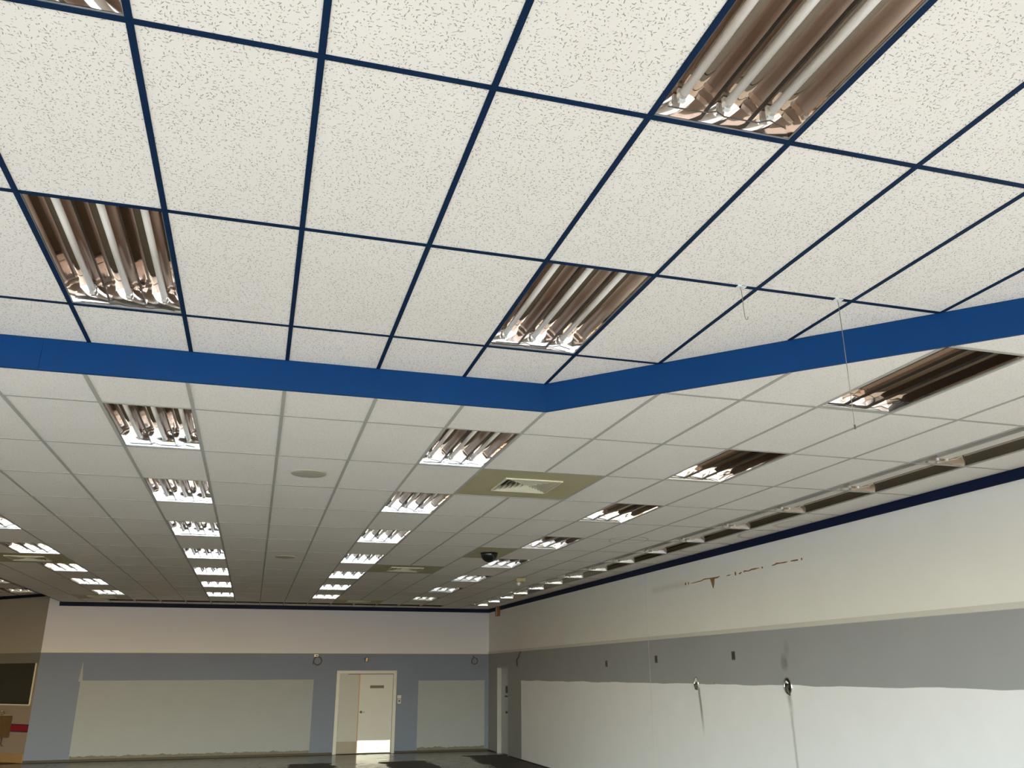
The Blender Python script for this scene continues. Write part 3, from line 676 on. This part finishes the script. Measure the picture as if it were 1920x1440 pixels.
# ------------------------------------------------------------------ ceiling fittings
def make_vent():
    r = empty('air_vent')
    a, b = CW - 0.004, RW / 2 - 0.004; q = 0.275
    mb = MB()                              # yellowed panel as a frame around the opening
    for (p0, p1) in (((-a, -b), (a, -q)), ((-a, q), (a, b)), ((-a, -q), (-q, q)), ((q, -q), (a, q))):
        mb.box((p0[0], p0[1], 0.0), (p1[0], p1[1], 0.012))
    mb.build('panel', 'yellow', r)
    mb = MB(); e = 0.016
    for (p0, p1) in (((-q - e, -q - e), (q + e, -q)), ((-q - e, q), (q + e, q + e)), ((-q - e, -q), (-q, q)), ((q, -q), (q + e, q))):
        mb.box((p0[0], p0[1], -0.014), (p1[0], p1[1], 0.002))
    mb.build('grille_frame', 'grille', r)
    MB().box((-q, -q, 0.075), (q, q, 0.08)).build('duct_back', 'dark', r)
    for d in range(4):                     # four triangles of louvres, each throwing air outwards
        T = Matrix.Rotation(d * math.pi / 2, 4, 'Z')
        for k in range(6):
            y = 0.262 - k * 0.043; h = y - 0.004
            mb = MB(); pts = [(-h, y, -0.010), (h, y, -0.010), (max(h - 0.030, 0.004), y - 0.030, 0.035), (-max(h - 0.030, 0.004), y - 0.030, 0.035)]
            pts = [T @ Vector(p) for p in pts]; up = Vector((0, 0, 0.003))
            mb.poly(pts).poly([p + up for p in reversed(pts)])
            for i in range(4): mb.poly([pts[i], pts[(i + 1) % 4], pts[(i + 1) % 4] + up, pts[i] + up])
            mb.build('slat', 'grille', r)
    return r
v0 = make_vent()
VL = {(5, 4): 'large yellowed panel with square louvred air vent, nearest one', (5, 10): 'yellowed air vent panel between the dome and the middle light row',
      (5, 16): 'air vent panel right of centre close to the far wall', (-5, 10): 'yellowed air vent panel cut by the left edge of the photo', (-5, 16): 'air vent panel at far left close to the far wall'}
for k, (c, r) in enumerate(VENTS):
    o = v0 if k == 0 else copy_tree(v0)
    o.location = ((c + 1) * CW, (r + 0.5) * RW, ZL); tag(o, VL[(c, r)], 'air vent', 'ceiling air vents')
# ceiling speakers
def make_speaker():
    r = empty('ceiling_speaker')
    MB().lathe([(0.150, 0.001), (0.163, 0.0), (0.166, -0.006), (0.160, -0.013), (0.148, -0.014)], 40).build('ring', 'spk', r, smooth=True)
    MB().lathe([(0.149, -0.002), (0.149, -0.010), (0.10, -0.016), (0.03, -0.019)], 40).build('grille', 'spk', r, smooth=True)
    return r
s0 = make_speaker()
for k, (y, l) in enumerate(((4.5 * RW, 'round beige ceiling speaker, the nearer one'), (9.5 * RW, 'round ceiling speaker, the farther one'))):
    o = s0 if k == 0 else copy_tree(s0)
    o.location = (2.5 * CW, y, ZL); tag(o, l, 'speaker', 'round ceiling speakers')
# dome camera on its yellowed tile
x, y = cxy(*DOMEP)
dmo = empty('dome_camera', (x, y, ZL)); tag(dmo, 'black dome camera on a yellowed ceiling tile', 'camera')
MB().box((-CW / 2 + 0.003, -RW / 2 + 0.003, 0), (CW / 2 - 0.003, RW / 2 - 0.003, 0.012)).build('ceiling_tile', 'yellow', cl, loc=(x, y, ZL + 0.001))['label'] = 'yellowed ceiling tile'
MB().lathe([(0.138, 0.0), (0.138, -0.004), (0.134, -0.006)], 36).build('collar', 'plate', dmo, smooth=True)
MB().lathe([(0.136 * math.cos(a), -0.004 - 0.140 * math.sin(a)) for a in [i * math.pi / 2 / 9 for i in range(9)]] + [(0.003, -0.1445)], 32).build('dome', 'black', dmo, smooth=True)
# beige detector with a small swivel head
de = empty('motion_detector', (6.09, 13.9, ZL)); tag(de, 'small beige detector box with round swivel head on the ceiling', 'detector')
MB().box((-0.095, -0.06, -0.075), (0.095, 0.06, -0.004)).build('body', 'tanbox', de, bevel=0.006)
MB().tube([(-0.04, -0.02, -0.075), (-0.04, -0.02, -0.098)], 0.014, 10).build('neck', 'plate', de)
MB().lathe([(0.004, -0.150)] + [(0.042 * math.cos(a), -0.110 + 0.042 * math.sin(a)) for a in [-1.2 + 0.3 * i for i in range(9)]], 20, Matrix.Translation((-0.04, -0.03, 0.0))).build('head', 'white', de, smooth=True)
# two hanging sign hooks clipped to the blue grid
def hook(x, lng, label, bent):
    h = empty('hanging_hook', (x, RW, ZU - 0.0035)); tag(h, label, 'hook', 'sign hooks on the blue grid')
    mb = MB(); mb.box((-0.026, -0.015, -0.003), (0.026, 0.015, 0.0)).box((-0.026, -0.017, -0.003), (-0.006, -0.0135, 0.008)).box((0.006, 0.0135, -0.003), (0.026, 0.017, 0.008))
    mb.build('clip', 'white', h); MB().lathe([(0.006, -0.003), (0.006, -0.012), (0.003, -0.016)], 10).build('eyelet', 'cap', h)
    if bent: pts = [(0, 0, -0.012), (0.002, 0, -0.06), (0.006, 0, -lng + 0.02), (0.010, 0, -lng + 0.004), (0.016, 0, -lng), (0.023, 0, -lng + 0.005), (0.025, 0, -lng + 0.018)]
    else: pts = [(0, 0, -0.012), (-0.001, 0, -lng * 0.5), (-0.004, 0, -lng)]
    w = MB().tube(pts, 0.0019, 8).build('wire', 'hookm', h, smooth=True)
    if not bent: MB().tube([(-0.004, 0, -lng - 0.014), (-0.004, 0, -lng + 0.01)], 0.0045, 8).build('tip', 'wirem', h)
hook(3.558, 0.192, 'short bent wire hook clipped to the blue ceiling grid', True)
hook(4.175, 0.745, 'long thin straight wire hanging from the blue ceiling grid', False)

# ------------------------------------------------------------------ far wall: doors and fittings
d = empty('door_1', (DX0, YB, 0)); struct(d, 'unequal double doors in a pale metal frame in the far wall')
dwid, dh = DX1 - DX0, DZ
mb = MB(); mb.box((-0.05, -0.025, 0), (0.035, 0.12, dh + 0.05)).box((dwid - 0.035, -0.025, 0), (dwid + 0.05, 0.12, dh + 0.05)).box((0.035, -0.025, dh - 0.03), (dwid - 0.035, 0.12, dh + 0.05))
mb.build('door_frame', 'frame', d)
mb = MB().box((0, 0.12, 0), (dwid, 0.14, dh)).build('dark_behind', 'dark', d)
lw = 0.565
l1 = MB().box((0.038, 0.055, 0.012), (lw, 0.10, dh - 0.033)).build('door_leaf', 'leaf_grey', d); l1['label'] = 'narrow grey door leaf'
MB().box((0.05, 0.050, 0.012), (lw - 0.004, 0.0545, 0.31)).build('kick_plate', 'kick_brown', l1)
MB().box((lw, 0.045, 0.012), (lw + 0.022, 0.10, dh - 0.033)).build('door_edge', 'wood', l1)
l2 = MB().box((lw + 0.024, 0.040, 0.012), (dwid - 0.038, 0.085, dh - 0.033)).build('door_leaf', 'leaf_white', d); l2['label'] = 'wide white door leaf'
MB().box((lw + 0.024, 0.033, 0.03), (dwid - 0.06, 0.0395, 0.325)).build('kick_plate', 'kick_steel', l2)
sx = 0.865
sg = MB().box((sx, 0.034, HC - 0.345), (sx + 0.375, 0.0395, HC - 0.272)).build('sign', 'sign', l2); sg['label'] = 'small brown sign plate, lettering too worn to read'
MB().lathe([(0.030, 0.0), (0.032, 0.006), (0.014, 0.010), (0.014, 0.035), (0.030, 0.045), (0.033, 0.060), (0.024, 0.072), (0.006, 0.076)], 18, Matrix.Translation((lw + 0.085, 0.040, HC - 0.945)) @ Matrix.Rotation(math.radians(90), 4, 'X')).build('door_knob', 'brass', l2, smooth=True)
MB().lathe([(0.014, 0.0), (0.014, 0.008), (0.006, 0.010)], 12, Matrix.Translation((lw + 0.165, 0.040, HC - 0.95)) @ Matrix.Rotation(math.radians(90), 4, 'X')).build('lock', 'brass', l2)
MB().box((0.26, -0.012, dh - 0.046), (dwid - 0.036, 0.038, dh - 0.0305)).build('door_stop', 'plate', d)
def coil(x, z, r, label, bracket):
    c = empty('cable_coil', (x, YB, z)); tag(c, label, 'cable', 'coiled cables on the far wall')
    pts = []
    for i in range(57):
        a = math.pi / 2 + i * 2 * math.pi * 2.2 / 56; rr = r * (1 + 0.06 * math.sin(i * 0.37)); pts.append((rr * math.cos(a), -0.012 - 0.010 * i / 56, rr * math.sin(a)))
    pts = [(-0.03, -0.001, r + 0.035), (-0.02, -0.010, r + 0.02)] + pts + [(-r * 1.1, -0.012, -r * 0.9)]
    MB().tube(pts, 0.008, 6).build('cable', 'wirem', c, smooth=True)
    if bracket:
        k = MB().box((-0.105, -0.03, r - 0.002), (0.01, 0.0, r + 0.062)).build('bracket', 'white', c, bevel=0.004)
        MB().box((-0.055, -0.034, r + 0.018), (-0.010, -0.029, r + 0.04)).build('cable_hole', 'dark', k)
    else: MB().box((-0.05, -0.012, r + 0.02), (-0.01, 0.0, r + 0.05)).build('bracket', 'plate', c)
coil(2.855, HC + 0.365, 0.105, 'black coiled cable with white bracket left of the double doors', True)
coil(7.215, HC + 0.365, 0.085, 'dark coiled cable on grey band near the room corner', False)
bx = empty('buzzer_box', (4.165, YB, HC + 0.395)); tag(bx, 'small brown buzzer box above the double doors', 'box')
MB().box((-0.055, -0.035, -0.06), (0.055, 0.0, 0.06)).build('body', 'sign', bx, bevel=0.005); MB().box((-0.012, -0.042, -0.045), (0.018, -0.0355, 0.045)).build('slot', 'brass', bx)
kp = empty('door_keypad', (5.105, YB, HC - 0.655)); tag(kp, 'small pale keypad and switch plate beside the double doors', 'keypad')
MB().box((-0.055, -0.012, 0.045), (0.055, 0.0, 0.125)).build('plate', 'frame', kp, bevel=0.003); MB().box((-0.045, -0.03, -0.09), (0.045, 0.0, 0.03)).build('body', 'frame', kp, bevel=0.005); MB().box((-0.018, -0.034, -0.05), (0.018, -0.0305, 0.005)).build('key_slot', 'black', kp)
# hanging torn strip edge on the far wall's first panel
# ------------------------------------------------------------------ right wall: door and fittings
ang = math.atan2(RB.x - RA.x, RB.y - RA.y)      # wall direction against +y
def on_right(y, z): return (wall_x(y), y, z)
rz = -ang
d2 = empty('door_2', on_right(RD0, 0), rz); struct(d2, 'recessed side door near the far right corner')
w2 = RD1 - RD0
MB().box((0.0, 0.0, 0), (0.15, 0.03, RDZ)).box((0.0, w2 - 0.03, 0), (0.15, w2, RDZ)).box((0.0, 0.03, RDZ - 0.03), (0.15, w2 - 0.03, RDZ)).build('door_frame', 'leaf_grey', d2)
lf = MB().box((0.115, 0.032, 0.01), (0.155, w2 - 0.032, RDZ - 0.032)).build('door_leaf', 'leaf_white', d2)
MB().box((0.055, 0.26, HC - 0.47), (0.114, 0.42, HC - 0.29)).build('lock_box', 'plate', lf, bevel=0.006)
MB().box((0.075, 0.40, HC - 0.57), (0.114, 0.56, HC - 0.53)).build('latch', 'plate', lf)
MB().lathe([(0.055, 0.0), (0.05, 0.012), (0.016, 0.016), (0.016, 0.04), (0.034, 0.05), (0.034, 0.07), (0.01, 0.078)], 18, Matrix.Translation((0.114, 0.34, HC - 0.945)) @ Matrix.Rotation(math.radians(-90), 4, 'Y')).build('door_knob', 'plate', lf, smooth=True)
MB().box((0.16, 0, 0), (0.17, w2, RDZ)).build('dark_behind', 'dark', d2)
fa = empty('fire_alarm', on_right(21.1, HC + 1.66), rz); tag(fa, 'orange-red alarm box high on the right wall near the corner', 'alarm')
MB().box((-0.10, -0.09, -0.13), (0, 0.09, 0.125)).build('body', 'red', fa, bevel=0.008); MB().box((-0.108, -0.088, -0.11), (-0.1005, -0.040, 0.11)).build('strobe_lens', 'grille', fa)
PLB = [(13.6, 0.19, 'dark blank wall plate on the grey band, farthest of three'), (11.43, 0.237, 'dark blank wall plate on the grey band, middle of three'), (8.93, 0.245, 'dark blank wall plate on the grey band, nearest of three')]
for y, z, l in PLB:
    o = empty('wall_plate', on_right(y, HC + z), rz); tag(o, l, 'wall plate', 'blank plates on the right wall')
    MB().box((-0.008, -0.044, -0.058), (0, 0.044, 0.058)).build('plate', 'plate', o, bevel=0.003)
    for s in (-1, 1): MB().lathe([(0.005, 0.0), (0.004, 0.002)], 8, Matrix.Translation((-0.008, 0, s * 0.042)) @ Matrix.Rotation(math.radians(-90), 4, 'Y')).build('screw', 'cap', o)
def fitting(y, z, a, b, label, big):
    o = empty('torn_fitting', on_right(y, HC + z), rz); tag(o, label, 'wall fitting', 'torn fittings on the right wall')
    n = 28; pts = [(-0.012, a * math.cos(2 * math.pi * i / n), b * math.sin(2 * math.pi * i / n)) for i in range(n)]
    MB().tube(pts, 0.011 if big else 0.008, 8, closed=True).build('rim', 'chrome', o, smooth=True)
    mb = MB(); mb.prism([(a * 0.95 * math.cos(2 * math.pi * i / n), b * 0.95 * math.sin(2 * math.pi * i / n)) for i in range(n)], 0.0, 0.004)
    mb.v = [(-v[2] - 0.001, v[0], v[1]) for v in mb.v]; mb.build('hole', 'dark' if big else 'socket', o)
    pts = [(-0.006, -0.2 * a, 0.1 * b), (-0.03, 0.1 * a, -0.3 * b), (-0.025, -0.15 * a, -0.75 * b), (-0.012, -0.3 * a, -1.15 * b)]
    MB().tube(pts, [0.018, 0.022, 0.024, 0.010], 8).build('burnt_cable', 'wirem', o, smooth=True)
    if big:
        MB().tube([(-0.02, 0.45 * a, 0.35 * b), (-0.028, 0.1 * a, 0.55 * b), (-0.02, -0.25 * a, 0.3 * b)], 0.010, 8).build('loose_wire', 'white', o, smooth=True)
        MB().box((-0.012, 0.25 * a, -1.2 * b), (-0.001, 0.75 * a, -0.95 * b)).build('torn_flap', 'white', o)
    else:
        MB().tube([(-0.02, 0.3 * a, -0.55 * b), (-0.03, 0.0, -0.8 * b), (-0.015, 0.35 * a, -1.0 * b)], 0.014, 8).build('loose_wire', 'wirem', o, smooth=True)
fitting(10.065, -0.135, 0.06, 0.085, 'smaller torn oval fitting at the grey edge, farther, with dark streak', False)
fitting(7.648, -0.150, 0.078, 0.10, 'larger torn oval fitting at the grey edge, nearer, with rust streak', True)
cb = empty('loose_cable', on_right(19.3, HC + 0.36), rz); tag(cb, 'short dark cable dangling on grey band beside the side door', 'cable')
MB().tube([(-0.004, -0.14, 0.17), (-0.02, -0.08, 0.12), (-0.015, -0.02, 0.05), (-0.03, 0.08, 0.0), (-0.02, 0.10, -0.08), (-0.015, 0.09, -0.17)], [0.007, 0.009, 0.012, 0.014, 0.014, 0.009], 8).build('cable', 'wirem', cb, smooth=True)
MB().box((-0.008, -0.16, 0.15), (0, -0.12, 0.19)).build('clip', 'plate', cb)

# ------------------------------------------------------------------ drinking fountain on the diagonal wall
df = empty('drinking_fountain', (CX - 1.02 * 0.7071, YB + 1.02 * 0.7071, HC - 1.43), math.radians(135)); tag(df, 'tan wall-mounted drinking fountain by the red stripe at the far left', 'drinking fountain')
mb = MB(); k = len(mb.v)
prof = [(0.0, 0.0), (0.30, 0.02), (0.36, 0.40), (0.36, 0.50), (0.0, 0.50)]
mb.v = [(-0.33, y, z) for y, z in prof] + [(0.33, y, z) for y, z in prof]; mb.f = [(0, 1, 2, 3, 4), (5, 6, 7, 8, 9)] + [(i, (i + 1) % 5, 5 + (i + 1) % 5, 5 + i) for i in range(5)]
mb.build('cabinet', 'tan', df, bevel=0.012)
MB().box((-0.34, 0.0, 0.50), (0.34, 0.375, 0.535)).build('basin', 'chrome', df, bevel=0.01)
MB().tube([(-0.20, 0.16, 0.535), (-0.20, 0.16, 0.60), (-0.20, 0.20, 0.62), (-0.20, 0.23, 0.605)], 0.014, 10).build('spout', 'chrome', df, smooth=True)
MB().tube([(-0.1, 0.05, 0.01), (-0.1, 0.05, -0.14), (-0.12, 0.03, -0.20), (-0.12, 0.0, -0.20)], 0.013, 8).build('drain_pipe', 'plate', df, smooth=True)
